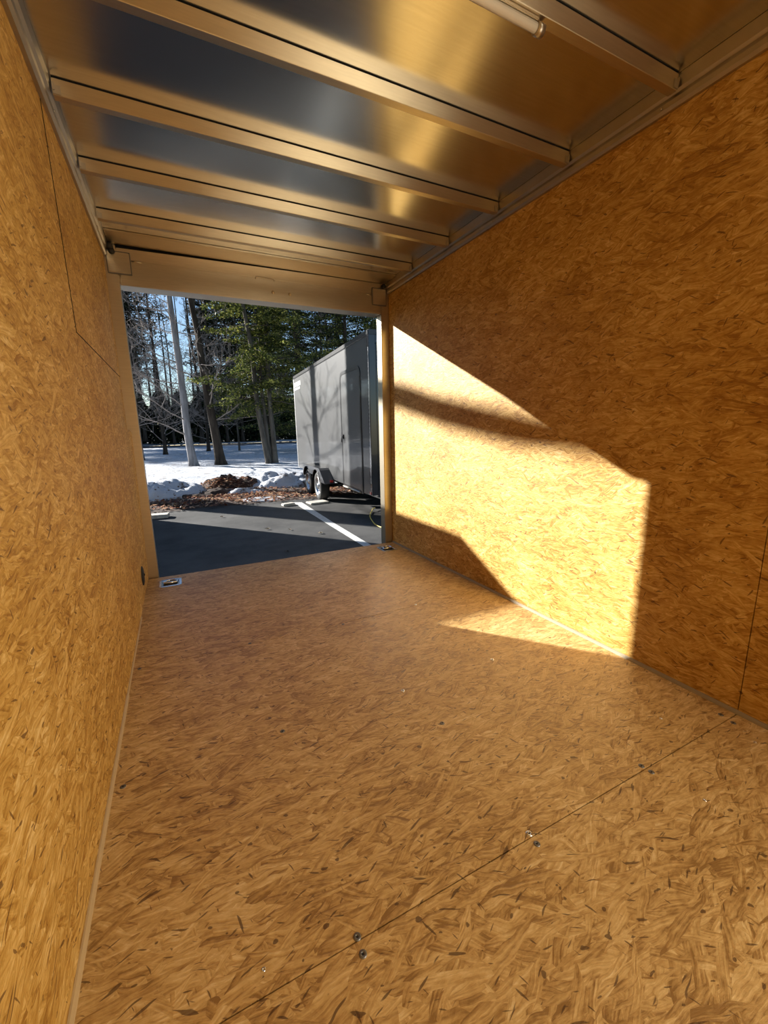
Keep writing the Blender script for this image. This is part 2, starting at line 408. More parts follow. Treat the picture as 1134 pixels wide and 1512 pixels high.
# floor screws
SCREWS = [(1.508, 2.063, 1, 'bright floor screw on the seam near the sunlit wall'), (1.506, 1.363, 1, 'bright floor screw just left of the sunlit floor patch'),
          (1.025, 1.353, 1, 'bright floor screw in the middle of the floor'), (1.059, 1.117, 0, 'dark floor screw between the two middle screw rows'),
          (.527, 1.351, 0, 'dull floor screw left of the middle of the floor'), (1.024, .658, 1, 'bright floor screw on the near seam, mid floor'),
          (1.021, .628, 0, 'dark floor screw just below the bright one on the near seam'), (1.506, .661, 0, 'dark floor screw on the near seam at right, upper of its pair'),
          (1.510, .632, 0, 'dark floor screw on the near seam at right, lower of its pair'), (1.782, .763, 1, 'tiny bright floor screw near the right wall'),
          (1.544, .501, 1, 'tiny bright floor screw at the lower right'), (.527, .655, 0, 'dull grey floor screw at the bottom, upper of its pair'),
          (.526, .622, 0, 'dull grey floor screw at the bottom, lower of its pair'), (.032, 2.069, 0, 'dark floor screw close to the left wall, far one'),
          (.524, 2.065, 0, 'dark floor screw left of middle on the far seam'), (1.021, 2.035, 0, 'dull floor screw in the middle of the far seam'),
          (1.996, .674, 0, 'dark floor screw by the right wall seam, left of its pair'), (1.985, .630, 0, 'dark floor screw by the right wall seam, right of its pair'),
          (.337, .690, 1, 'tiny bright floor screw at the bottom edge'), (1.94, .547, 1, 'tiny bright floor screw at the right edge'),
          (.034, 1.341, 0, 'dull floor screw close to the left wall, near one')]
for x, y, br, lab in SCREWS:
    k = .55 if 'tiny' in lab else 1.0
    t = thing('floor_screw', lab, 'screw', (x, y, 0), 0, 'screws in the strand board floor')
    MB().lathe([(0, .0006), (.0030 * k, .0006), (.0036 * k, .0016), (.0062 * k, .0020), (.0085 * k, .0008), (.0088 * k, -.0004)], 16).build('head', M_ZINC if br else M_SCREWG, t)
    if k == 1.0: MB().box((-.0022, -.0022, .0003), (.0022, .0022, .0009)).build('drive_recess', M_BLACK, t)

# ------------------------------------------------------------------ outside: ground
def asphalt():
    m, n, l, b = new_mat('asphalt')
    tc = n.new('ShaderNodeTexCoord')
    a = n.new('ShaderNodeTexNoise'); a.inputs['Scale'].default_value = 140; a.inputs['Detail'].default_value = 3
    c = n.new('ShaderNodeTexNoise'); c.inputs['Scale'].default_value = 1.3; c.inputs['Detail'].default_value = 6; c.inputs['Roughness'].default_value = .65
    for x in (a, c): l.new(tc.outputs['Object'], x.inputs['Vector'])
    ad = n.new('ShaderNodeMath'); ad.operation = 'ADD'; l.new(a.outputs['Fac'], ad.inputs[0]); l.new(c.outputs['Fac'], ad.inputs[1])
    rp = n.new('ShaderNodeValToRGB'); rp.color_ramp.elements[0].position = .35; rp.color_ramp.elements[1].position = .68
    mu = n.new('ShaderNodeMath'); mu.operation = 'MULTIPLY'; mu.inputs[1].default_value = .5; l.new(ad.outputs[0], mu.inputs[0])
    rp.color_ramp.elements[0].color = (.014, .014, .015, 1); rp.color_ramp.elements[1].color = (.115, .113, .109, 1)
    l.new(mu.outputs[0], rp.inputs[0]); l.new(rp.outputs[0], b.inputs['Base Color'])
    b.inputs['Roughness'].default_value = .75; b.inputs['Specular IOR Level'].default_value = .3
    bp = n.new('ShaderNodeBump'); bp.inputs['Strength'].default_value = .4; bp.inputs['Distance'].default_value = .006
    l.new(a.outputs['Fac'], bp.inputs['Height']); l.new(bp.outputs[0], b.inputs['Normal'])
    return m
def snow_mat():
    m, n, l, b = new_mat('old_snow')
    tc = n.new('ShaderNodeTexCoord')
    a = n.new('ShaderNodeTexNoise'); a.inputs['Scale'].default_value = 2.2; a.inputs['Detail'].default_value = 8; a.inputs['Roughness'].default_value = .7
    c = n.new('ShaderNodeTexVoronoi'); c.inputs['Scale'].default_value = 7
    d = n.new('ShaderNodeTexNoise'); d.inputs['Scale'].default_value = 30
    for x in (a, c, d): l.new(tc.outputs['Object'], x.inputs['Vector'])
    rp = n.new('ShaderNodeValToRGB'); e = rp.color_ramp.elements
    e[0].position = .56; e[0].color = (.56, .58, .62, 1); e[1].position = .66; e[1].color = (.12, .08, .05, 1)
    l.new(a.outputs['Fac'], rp.inputs[0])
    # scattered leaves in the snow
    mr = n.new('ShaderNodeMapRange'); mr.inputs[1].default_value = .22; mr.inputs[2].default_value = .10
    l.new(c.outputs['Distance'], mr.inputs[0])
    mx = n.new('ShaderNodeMix'); mx.data_type = 'RGBA'; l.new(mr.outputs[0], mx.inputs[0]); l.new(rp.outputs[0], mx.inputs[6]); mx.inputs[7].default_value = (.13, .075, .04, 1)
    l.new(mx.outputs[2], b.inputs['Base Color'])
    b.inputs['Roughness'].default_value = .8; b.inputs['Specular IOR Level'].default_value = .2
    bp = n.new('ShaderNodeBump'); bp.inputs['Strength'].default_value = .8; bp.inputs['Distance'].default_value = .12
    l.new(a.outputs['Fac'], bp.inputs['Height']); l.new(bp.outputs[0], b.inputs['Normal'])
    return m
def leaf_mat(name, cols, trans=.0):
    m, n, l, b = new_mat(name)
    ge = n.new('ShaderNodeNewGeometry'); rp = n.new('ShaderNodeValToRGB')
    l.new(ge.outputs['Random Per Island'], rp.inputs[0])
    e = rp.color_ramp.elements; e[0].color = (*cols[0], 1); e[1].color = (*cols[-1], 1)
    for i, c in enumerate(cols[1:-1]):
        x = e.new((i + 1) / (len(cols) - 1)); x.color = (*c, 1)
    l.new(rp.outputs[0], b.inputs['Base Color']); b.inputs['Roughness'].default_value = .6; b.inputs['Specular IOR Level'].default_value = .3
    if trans:
        tr = n.new('ShaderNodeBsdfTranslucent'); mx = n.new('ShaderNodeMixShader'); mx.inputs[0].default_value = trans
        l.new(rp.outputs[0], tr.inputs[0]); l.new(b.outputs[0], mx.inputs[1]); l.new(tr.outputs[0], mx.inputs[2])
        l.new(mx.outputs[0], n['Material Output'].inputs[0])
    return m
M_ASPH = asphalt(); M_SNOW = snow_mat()
M_LEAFBROWN = leaf_mat('fallen_leaves', [(.06, .018, .010), (.16, .045, .022), (.33, .12, .05), (.55, .30, .15), (.70, .50, .32)], .15)
M_SOIL = simple('leafy_soil', (.055, .030, .019), .95, 0, .6, 9, bump=.6)
M_PAINT = simple('worn_white_paint', (.55, .55, .53), .7, 0, .25, 20)
M_ROAD = simple('grey_road', (.06, .06, .066), .8, 0, .2, 2)

def grid(x0, x1, y0, y1, nx, ny, fz):
    b = MB(); g = [[b.bm.verts.new((x0 + (x1 - x0) * i / nx, y0 + (y1 - y0) * j / ny, 0)) for j in range(ny + 1)] for i in range(nx + 1)]
    for r in g:
        for v in r: v.co.z = fz(v.co.x, v.co.y)
    for i in range(nx):
        for j in range(ny):
            f = b.bm.faces.new((g[i][j], g[i + 1][j], g[i + 1][j + 1], g[i][j + 1])); f.smooth = True
    return b
NZ3 = lambda x, y, s, o=0: noise.noise((x * s, y * s, o))
struct(grid(-30, 40, -12, 9.75, 4, 4, lambda x, y: G).build('parking_lot', M_ASPH))
struct(grid(-30, 60, 9.0, 11.6, 120, 8, lambda x, y: G - .03 + .06 * min(1, max(0, (y - 9.1 - .35 * NZ3(x, 0, .5, 3)) / .5)) + .02 * NZ3(x, y, 3, 2)).build('leafy_verge', M_SOIL))
struct(grid(-40, 70, 11.0, 49, 300, 170, lambda x, y: G + .02 + .05 * NZ3(x, y, .35, 7) + .045 * NZ3(x, y, 1.1, 4) + .02 * NZ3(x, y, 2.6, 9) + .05 * min(1, (y - 11) / 2) + (.0 if y > 11.3 else -.06)).build('snow_field', M_SNOW))
struct(grid(-60, 90, 48, 57, 4, 2, lambda x, y: G + .06).build('road', M_ROAD))
struct(grid(-70, 110, 56, 130, 60, 30, lambda x, y: G + .10 + .25 * NZ3(x, y, .1, 7) + max(0, y - 64) * .03).build('woodland_floor', M_SNOW))
# parking stripe
o = MB().prism([(2.428, 4.2), (2.530, 4.2), (2.572, 6.6), (2.655, 8.92), (2.487, 9.03), (2.452, 6.6)], 2, G + .001, G + .004).build('parking_stripe', M_PAINT)
tag(o, 'worn white painted stripe on the asphalt running towards the parked trailer', 'parking stripe')

def mound(name, lab, cat, cx, cy, rx, ry, h, seed, mat, n=44, rough=.75):
    b = MB(); g = []
    for i in range(n + 1):
        row = []
        for j in range(n + 1):
            u = -1 + 2 * i / n; v = -1 + 2 * j / n
            rr = math.hypot(u, v); ang = math.atan2(v, u)
            lim = .78 + .2 * noise.noise((math.cos(ang) * 1.4, math.sin(ang) * 1.4, seed))
            k = max(0.0, 1 - (rr / lim) ** 2)
            x = cx + rx * u; y = cy + ry * v
            z = h * (k ** .6) * (1 + rough * noise.noise((x * 2.1, y * 2.1, seed)) + .5 * rough * noise.noise((x * 5.5, y * 5.5, seed + 4)) + .25 * rough * noise.noise((x * 13, y * 13, seed)))
            row.append(b.bm.verts.new((x, y, G + .005 + (z if k > 0 else -.08))))
        g.append(row)
    for i in range(n):
        for j in range(n):
            f = b.bm.faces.new((g[i][j], g[i + 1][j], g[i + 1][j + 1], g[i][j + 1])); f.smooth = True
    return tag(b.build(name, mat), lab, cat)
mound('snow_bank', 'lumpy ploughed snow bank at left beyond the asphalt', 'snow bank', -.35, 11.75, 1.75, 1.25, .34, 1.0, M_SNOW)
mound('snow_bank', 'ploughed snow bank beside the parked trailer wheels', 'snow bank', 3.05, 12.2, 1.5, 1.1, .32, 3.0, M_SNOW)
mound('snow_patch', 'thin flat snow patch at the end of the white stripe', 'snow', 1.95, 9.75, .75, .40, .05, 5.0, M_SNOW, 30)
mound('dirt_mound', 'brown leafy dirt mound between the two snow banks', 'dirt mound', 1.50, 12.35, 1.25, .85, .27, 8.0, M_SOIL, rough=.9)
mound('dirt_mound', 'low brown dirt heap in front of the left snow bank', 'dirt mound', .75, 11.2, 1.05, .50, .15, 21.0, M_SOIL, rough=.9)
mound('snow_chunk', 'small low snow clump in front of the leafy dirt mound', 'snow', 1.75, 10.95, .75, .28, .12, 11.0, M_SNOW, 26)

rnd = random.Random(4)
def leaf_quad(b, p, s, r, flat=.25, two=False):
    d = Vector((r.uniform(-1, 1), r.uniform(-1, 1), r.uniform(-flat, flat))).normalized()
    e = d.cross(Vector((r.uniform(-flat, flat), r.uniform(-flat, flat), 1))).normalized()
    pts = [p - d * s, p - e * s * .55, p + d * s, p + e * s * .55]
    b.bm.faces.new([b.bm.verts.new(q) for q in pts])
b = MB()
for k in range(5200):
    x = rnd.uniform(-2.2, 6.0); y = rnd.gauss(10.1, .55)
    if k % 4 == 0: x = rnd.gauss(1.4, .6); y = rnd.gauss(11.5, .5)
    if y < 9.25 + .25 * NZ3(x, 0, .7, 1): continue
    h = 0
    if k % 4 == 0: h = .30 * max(0, 1 - ((x - 1.45) / .8) ** 2 - ((y - 12.0) / .66) ** 2) ** .6
    leaf_quad(b, Vector((x, y, G + .05 + h + rnd.uniform(0, .03))), rnd.uniform(.03, .06), rnd)
tag(b.build('leaf_litter', M_LEAFBROWN, recalc=False), 'brown fallen leaves along the edge of the asphalt', 'leaves', kind='stuff')
for (x, y, s, lab) in [(1.478, 6.702, .05, 'pale dry leaf lying on the sunlit asphalt, largest of the few'), (1.783, 6.465, .03, 'small dry leaf on the asphalt right of the large pale one'), (2.14, 5.999, .05, 'dry leaf on the asphalt closest to the white stripe'),
                  (1.456, 5.283, .045, 'dark leaf lying in the shaded asphalt near the sill'), (.926, 8.144, .04, 'dry leaf on the asphalt near the verge')]:
    b = MB(); r2 = random.Random(x)
    pts = []
    for k in range(12):
        a = 2 * math.pi * k / 12; q = s * (1.0 if k % 2 == 0 else .55); pts.append((x + q * math.cos(a), y + .7 * q * math.sin(a), G + .012 + .02 * r2.random()))
    c = b.bm.verts.new((x, y, G + .01)); vs = [b.bm.verts.new(p) for p in pts]
    for k in range(12): b.bm.faces.new((c, vs[k], vs[(k + 1) % 12]))
    tag(b.build('fallen_leaf', simple('dry_leaf', (.42, .34, .24) if 'dark' not in lab else (.08, .06, .05), .7, 0, .3, 30), recalc=False), lab, 'leaf', 'loose leaves on the asphalt')

# planks and slabs on the ground
M_PLANK = simple('weathered_plank', (.50, .46, .40), .8, 0, .25, 12)
def slab(name, lab, cat, c, d, rz, mat, bevel=.008):
    return tag(MB().box([-v / 2 for v in d], [v / 2 for v in d], bevel, T(*c) @ RZ(rz)).build(name, mat), lab, cat)
slab('plank', 'pale weathered plank on the asphalt at the left jamb', 'plank', (-.22, 8.76, G + .04), (.52, .22, .07), -.15, M_PLANK)
slab('wood_block', 'pale flat block at the far end of the white stripe', 'block', (2.30, 8.70, G + .028), (.26, .14, .05), .2, M_PLANK)
slab('wheel_ramp', 'grey board under the near wheel of the parked trailer', 'board', (2.93, 8.66, G + .02), (.42, .30, .035), .1, M_PLANK)
# yellow cord
M_CORD = simple('yellow_cord', (.75, .58, .14), .5)
pts = [(3.66, 7.25), (3.52, 7.10), (3.32, 6.75), (3.18, 6.35), (3.10, 6.02), (3.12, 5.75), (3.25, 5.45), (3.5, 5.2)]
sm = []
for i in range(len(pts) - 1):
    p0, p1, p2, p3 = [Vector(pts[max(0, min(len(pts) - 1, i + k))]) for k in (-1, 0, 1, 2)]
    for s in range(5):
        tt = s / 5; q = .5 * (2 * p1 + (p2 - p0) * tt + (2 * p0 - 5 * p1 + 4 * p2 - p3) * tt ** 2 + (3 * p1 - p0 - 3 * p2 + p3) * tt ** 3)
        sm.append((q.x, q.y, G + .016 + (.03 if i == 0 else 0)))
tag(MB().tube(sm, .009, 8).build('extension_cord', M_CORD), 'yellow cord curling over the asphalt behind the parked trailer', 'cord')

# ------------------------------------------------------------------ parked enclosed trailers
def paint(name, col, rough, metal, coat):
    return simple(name, col, rough, metal, .06, 2, spec=.35, coat=coat)
M_CHAR = paint('charcoal_trailer_skin', (.058, .059, .060), .42, .0, .35)
M_BLK = simple('black_trailer_trim', (.012, .012, .014), .35, coat=.4)
M_TYRE = simple('tyre_rubber', (.014, .014, .014), .8, 0, .2, 30)
M_RIM = metal_mat('steel_rim', (.62, .63, .66), .3)
M_RED = simple('red_lens', (.35, .012, .01), .2, coat=.6)
M_BRIGHT = metal_mat('bright_corner', (.85, .85, .84), .35)
M_DECAL = simple('white_decal', (.75, .75, .74), .5)
M_NAVY = simple('black_rear_skin', (.010, .012, .018), .18, coat=.6)
def rrect(u0, u1, z0, z1, r, n=6, only_top=True):
    o = [(u0, z0), (u1, z0)]
    for cx, a0 in ((u1 - r, 0), (u0 + r, 90)):
        for k in range(n + 1):
            a = math.radians(a0 + 90 * k / n); o.append((cx + r * math.cos(a), z1 - r + r * math.sin(a)))
    return o
def trailer(lab, loc, rz, L, WD, H, z0, details):
    """local: +Y forward (away from us), +X to the right; left side at x=0, rear at y=0; ground z=0"""
    t = thing('cargo_trailer', lab, 'trailer', loc, rz)
    MB().box((0, 0.06, z0), (WD, L, H - .08), .012).build('body', M_CHAR, t)
    b = MB(); b.box((-.008, 0.0, H - .085), (WD + .008, L + .008, H), .012); b.build('roof_cap', M_BLK, t)
    b = MB(); b.box((-.004, -.02, z0 - .02), (.10, .06, H - .08), .006); b.box((WD - .10, -.02, z0 - .02), (WD + .004, .06, H - .08), .006); b.box((.1, -.02, H - .2), (WD - .1, .06, H - .085), .006); b.box((.1, -.02, z0 - .06), (WD - .1, .06, z0 + .06), .006)
    b.build('rear_frame', M_NAVY, t)
    rd = MB().box((.105, -.012, z0 + .065), (WD - .105, .05, H - .205), .01).build('rear_door', M_NAVY, t)
    for xx in (.35, WD - .35): MB().tube([(xx, -.04, z0 + .1), (xx, -.04, H - .25)], .014, 8).build('lock_bar', M_BRIGHT, rd)
    h = MB(); h.box((-.0045, .012, z0 + .17), (-.0041, .030, z0 + 2.28))
    for k in range(34): h.box((-.007, .010, z0 + .18 + k * .062), (-.003, .032, z0 + .205 + k * .062), .002)
    h.build('hinge_knuckles', M_RIM, t)
    for xa, xb in ((-.006, .02), (WD - .02, WD + .006)): MB().box((xa, L - .05, z0), (xb, L + .006, H - .086), .006).build('front_corner', M_BRIGHT, t)
    b = MB()
    for x in (.25, WD - .35): b.box((x, .05, z0 - .14), (x + .10, L - .05, z0 - .002), .004)
    for k in range(int(L / .6)): b.box((.26, .2 + k * .6, z0 - .09), (WD - .26, .25 + k * .6, z0 - .004))
    b.build('chassis_rail', M_BLK, t)
    b = MB(); b.tube([(WD / 2 - .7, L - .1, z0 - .07), (WD / 2, L + 1.1, z0 - .07)], .045, 8); b.tube([(WD / 2 + .7, L - .1, z0 - .07), (WD / 2, L + 1.1, z0 - .07)], .045, 8); b.tube([(WD / 2, L + .95, .02), (WD / 2, L + .95, z0 + .15)], .035, 10); b.tube([(WD / 2, L + .95, .0), (WD / 2, L + .95, .025)], .10, 12)
    b.build('tongue', M_BLK, t)
    MB().box((-.012, .02, z0 - .015), (-.004, .10, z0 + .035), .003).build('tail_light', M_RED, t)
    # wheels and fenders
    ax = details['axles']; R = .325; mid = sum(ax) / len(ax)
    for sx in (0, 1):
        xo = -.20 if sx == 0 else WD + .20; dirn = 1 if sx == 0 else -1
        for a in ax:
            w = MB(); Mx = T(xo, a, R) @ RY(-math.pi / 2 * dirn)
            w.lathe([(.21, -.19), (R - .03, -.20), (R - .004, -.175), (R, -.15), (R, -.05), (R - .004, -.025), (R - .03, 0), (.245, .004), (.215, -.004), (.205, -.02), (.205, -.18), (.21, -.19)], 40, Mx)
            wh = w.build('wheel', M_TYRE, t)
            r = MB(); r.lathe([(.206, -.012), (.214, -.002), (.206, .004), (.196, -.012), (.185, -.060), (.150, -.048), (.110, -.030), (.075, -.034), (.068, -.012), (.045, .004), (0, .006)], 40, Mx)
            r.build('rim', M_RIM, wh)
            hl = MB(); hl.lathe([(.12, -.055), (.17, -.058), (.17, -.060), (.12, -.060)], 30, Mx)
            for k in range(10):
                q = 2 * math.pi * k / 10
                hl.lathe([(0, -.036), (.021, -.037), (.021, -.05)], 10, Mx @ T(.145 * math.cos(q), .145 * math.sin(q), -.0045))
            hl.build('rim_holes', M_BLACK, wh)
            for k in range(5):
                nt = MB(); q = 2 * math.pi * (k + .5) / 5; nt.lathe([(0, -.012), (.009, -.014), (.010, -.034)], 8, Mx @ T(.088 * math.cos(q), .088 * math.sin(q), 0))
                nt.build('lug_nut', M_BRIGHT, wh)
        RA = .385; zt = R + RA + .035; zb = z0 - .06
        # fender outline with two arches
        top = zt
        ol = [(ax[0] - RA - .36, zb), (ax[0] - RA + .03, top - .04), (ax[0] - RA + .12, top), (ax[-1] + RA - .12, top), (ax[-1] + RA - .03, top - .04), (ax[-1] + RA + .05, zb)]
        low = []
        for a in ax[::-1]:
            a0 = math.asin((zb - R) / RA) if abs(zb - R) < RA else 0
            s0 = a0 if a == ax[-1] else math.radians(38)
            s1 = math.pi - a0 if a == ax[0] else math.pi - math.radians(38)
            for k in range(13):
                q = s0 + (s1 - s0) * k / 12; low.append((a + RA * math.cos(q), R + RA * math.sin(q)))
        low = [(y_, z_) for y_, z_ in low]
        f = MB(); x0_, x1_ = (-.225, -.213) if sx == 0 else (WD + .213, WD + .225)
        f.prism(ol + low, 0, x0_, x1_)
        fe = f.build('fender', M_BLK, t)
        f = MB(); xa, xb = (-.222, -.001) if sx == 0 else (WD + .001, WD + .222)
        tp = ol
        for (y0_, z0_), (y1_, z1_) in zip(tp, tp[1:]):
            f.prism([(y0_, z0_), (y1_, z1_), (y1_, z1_ - .012), (y0_, z0_ - .012)], 0, xa, xb)
        f.build('fender_top', M_BLK, fe)
        f = MB()
        for a in ax:
            arc = [(x0_ - .004 if sx == 0 else x1_ + .004, a + (RA - .006) * math.cos(q), R + (RA - .006) * math.sin(q)) for q in [math.radians(25 + 130 * k / 14) for k in range(15)]]
            f.tube(arc, .008, 6)
        f.build('fender_lip', M_BLK, fe)
        if sx == 0: MB().box((-.10, ax[0] - RA - .345, zb + .02), (-.03, ax[0] - RA - .325, zb + .07), .004, RZ(0)).build('side_marker', M_RED, fe)
    MB().tube([(-.1, ax[0], R), (WD + .1, ax[0], R)], .04, 10).build('axle', M_BLK, t)
    if len(ax) > 1: MB().tube([(-.1, ax[1], R), (WD + .1, ax[1], R)], .04, 10).build('axle', M_BLK, t)
    if details.get('door'):
        u0, u1, za, zb2 = details['door']
        fr = MB(); outer = rrect(u0, u1, za, zb2, .16); inner = rrect(u0 + .055, u1 - .055, za + .05, zb2 - .055, .12)
        A = [fr.bm.verts.new((-.012, y, z)) for y, z in outer]; B = [fr.bm.verts.new((-.012, y, z)) for y, z in inner]
        A2 = [fr.bm.verts.new((.0, y, z)) for y, z in outer]; B2 = [fr.bm.verts.new((0, y, z)) for y, z in inner]; n = len(A)
        for k in range(n):
            k2 = (k + 1) % n
            fr.bm.faces.new((A[k], A[k2], B[k2], B[k])); fr.bm.faces.new((A[k], A2[k], A2[k2], A[k2])); fr.bm.faces.new((B[k], B[k2], B2[k2], B2[k]))
        dfm = fr.build('door_frame', M_BLK, t)
        dd = MB(); dd.prism(rrect(u0 + .06, u1 - .06, za + .055, zb2 - .06, .115), 0, -.008, .002); dr = dd.build('side_door', M_CHAR, t)
        hb = MB(); hb.box((-.03, u1 - .16, za + .92), (-.008, u1 - .08, za + 1.0), .006); hb.tube([(-.03, u1 - .12, za + .96), (-.045, u1 - .12, za + .96), (-.045, u1 - .12, za + .86)], .008, 8); hb.build('latch', M_BLK, dr)
        MB().box((-.016, u0 + .02, za + .02), (-.002, u0 + .075, zb2 - .18), .004).build('door_hinge', M_BLK, dfm)
        MB().tube([(-.03, u0 + .1, z0 - .03), (-.03, u1 - .1, z0 - .03)], .018, 8).build('door_step', M_TRIM, t)
    if details.get('decal'):
        d = MB(); y0, z1 = L - .10, H - .20
        d.box((-.004, y0 - .80, z1 - .115), (-.0005, y0, z1), .001); dc = d.build('decal', M_DECAL, t)
        g = MB()
        # two rows of small unreadable lettering
        r = random.Random(2)
        y = y0 - .74
        while y < y0 - .06:
            wl_ = r.uniform(.03, .07); g.box((-.0055, y, z1 - .20), (-.001, y + wl_, z1 - .145)); y += wl_ + .02
        g.build('lettering', M_DECAL, dc)
        g = MB(); y = y0 - .70
        while y < y0 - .10:
            wl_ = r.uniform(.02, .06); g.box((-.0055, y, z1 - .085), (-.0042, y + wl_, z1 - .04)); y += wl_ + .03
        g.build('lettering', M_CHAR, dc)
    return t
trailer('charcoal enclosed cargo trailer with black tandem fenders parked beyond the stripe', (3.08, 6.1, G), -math.atan(.0622), 5.95, 2.15, 3.05, .515,
        dict(axles=[2.90, 3.86], door=(.40, 1.54, .47, 2.60), decal=True))
# the neighbour whose shadow falls on the asphalt in front of the sill
trailer('charcoal enclosed cargo trailer parked close by on the left', (-1.22 - 2.1, 6.4, G), 0, 3.43, 2.1, 2.80, .5, dict(axles=[1.7]))

# ------------------------------------------------------------------ trees
def bark(name, c1, c2, sc=5):
    m = simple(name, c1, .9, 0, .35, sc, stretch=(1.5, 1.5, .25), bump=.8, spec=.2)
    e = [x for x in m.node_tree.nodes if x.type == 'VALTORGB'][0].color_ramp.elements
    e[0].color = (*c1, 1); e[1].color = (*c2, 1)
    return m
M_BIRCH = bark('pale_bark', (.13, .125, .13), (.33, .32, .33))
M_DBARK = bark('dark_bark', (.020, .016, .013), (.070, .055, .043))
M_GBARK = bark('grey_brown_bark', (.05, .042, .035), (.16, .14, .115))
M_TWIG = bark('grey_twigs', (.18, .15, .13), (.36, .31, .28))
M_HEM = leaf_mat('hemlock_needles', [(.02, .035, .008), (.06, .085, .018), (.17, .19, .045), (.34, .33, .085)], .4)
M_PINE = leaf_mat('pine_needles', [(.005, .009, .004), (.012, .019, .007), (.026, .036, .012), (.05, .06, .02)], .2)

def wander(p, d, L, n, r, up=.0, wig=.15):
    pts = [Vector(p)]; d = Vector(d).normalized()
    for k in range(n):
        d = (d + Vector((r.uniform(-wig, wig), r.uniform(-wig, wig), r.uniform(-wig, wig) + up))).normalized()
        pts.append(pts[-1] + d * (L / n))
    return pts, d
def smooth_path(cps, per=4):
    cps = [Vector(c) for c in cps]; out = []
    for i in range(len(cps) - 1):
        p0, p1, p2, p3 = [cps[max(0, min(len(cps) - 1, i + k))] for k in (-1, 0, 1, 2)]
        for s in range(per):
            t_ = s / per; out.append(.5 * (2 * p1 + (p2 - p0) * t_ + (2 * p0 - 5 * p1 + 4 * p2 - p3) * t_ ** 2 + (3 * p1 - p0 - 3 * p2 + p3) * t_ ** 3))
    out.append(cps[-1]); return out
def at(path, t_):
    f = t_ * (len(path) - 1); i = min(int(f), len(path) - 2); return path[i].lerp(path[i + 1], f - i)

def grow_branches(mb, path, rads, r, n, t0, t1, L0, depth=2, up=.04, n2=4, wig=.16, minr=.006, spread=1.0, side=None):
    tips = []
    for k in range(n):
        t_ = t0 + (t1 - t0) * (k + r.random()) / n
        p = at(path, t_); rb = max(minr * 1.5, rads[0] * (1 - t_) * .17 + .008)
        a = r.uniform(0, 2 * math.pi) if side is None else r.gauss(side, .8)
        d = Vector((math.cos(a), math.sin(a), r.uniform(.05, .55) * spread))
        L = L0 * (1.15 - t_) * r.uniform(.6, 1.15)
        pts, dd = wander(p, d, L, 7, r, up, wig)
        mb.tube(pts, [max(minr, rb * (1 - .85 * i / 7)) for i in range(8)], 5, cap=False)
        tips.append(pts)
        if depth > 1:
            for q in range(n2):
                s = r.uniform(.25, .95); pp = at(pts, s)
                d2 = (dd + Vector((r.uniform(-1, 1), r.uniform(-1, 1), r.uniform(-.5, .7)))).normalized()
                L2 = L * r.uniform(.25, .5)
                p2, d3 = wander(pp, d2, L2, 5, r, up, wig * 1.3)
                mb.tube(p2, [max(minr * .8, rb * .45 * (1 - .8 * i / 5)) for i in range(6)], 4, cap=False)
                tips.append(p2)
                if depth > 2:
                    for w in range(3):
                        p3 = at(p2, r.uniform(.3, 1)); d4 = (d3 + Vector((r.uniform(-1, 1), r.uniform(-1, 1), r.uniform(-.6, .6)))).normalized()
                        p4, _ = wander(p3, d4, L2 * r.uniform(.3, .6), 3, r, up, wig * 1.5)
                        mb.tube(p4, [minr * .8, minr * .7, minr * .6, minr * .5], 3, cap=False)
    return tips
def local(path, base): return [Vector(p) - Vector(base) for p in path]

def bare_tree(name, lab, base, trunk_pts, r0, mat, seed, nb=16, L0=3.5, t0=.35, depth=3, minr=.006, r1=.05, n2=5, group=None, twig=None, side=None):
    """trunk_pts are offsets from the base"""
    r = random.Random(seed)
    t = thing(name, lab, 'tree', base, 0, group)
    path = smooth_path(trunk_pts); n = len(path)
    rads = [r0 * (1 + .55 * math.exp(-i * 1.1)) * (1 - i / (n - 1)) + r1 * (i / (n - 1)) for i in range(n)]
    MB().tube(path, rads, 12).build('trunk', mat, t)
    b = MB(); b.tube(path, .012, 4); grow_branches(b, path, [r0], r, nb, t0, .98, L0, depth, n2=n2, minr=minr, side=side)
    b.build('branches', twig or mat, t, recalc=False)
    return t
# three groups of trunks on the snow
bare_tree('birch_tree', 'pale bare tree leaning left on the snow, leftmost of the three', (.95, 20.9, G - .02), [(0, 0, 0), (-.12, 0, 1.52), (-.13, 0, 3.57), (-.19, 0, 5.8), (-.24, 0, 7.5), (-.1, .1, 10), (.1, .2, 13), (.2, .3, 16)], .175, M_BIRCH, 11, 22, 3.6, .12, 3, .009, twig=M_TWIG)
bare_tree('dark_tree', 'dark thick bare tree on the snow between the pale one and the triple trunk', (2.11, 20.9, G - .02), [(0, 0, 0), (-.12, 0, 1.5), (-.27, 0, 3.0), (-.38, 0, 4.5), (-.46, 0, 6.0), (-.62, 0, 7.6), (-.7, .1, 11), (-.6, .2, 15)], .215, M_DBARK, 23, 22, 3.6, .16, 3, .009, twig=M_TWIG)

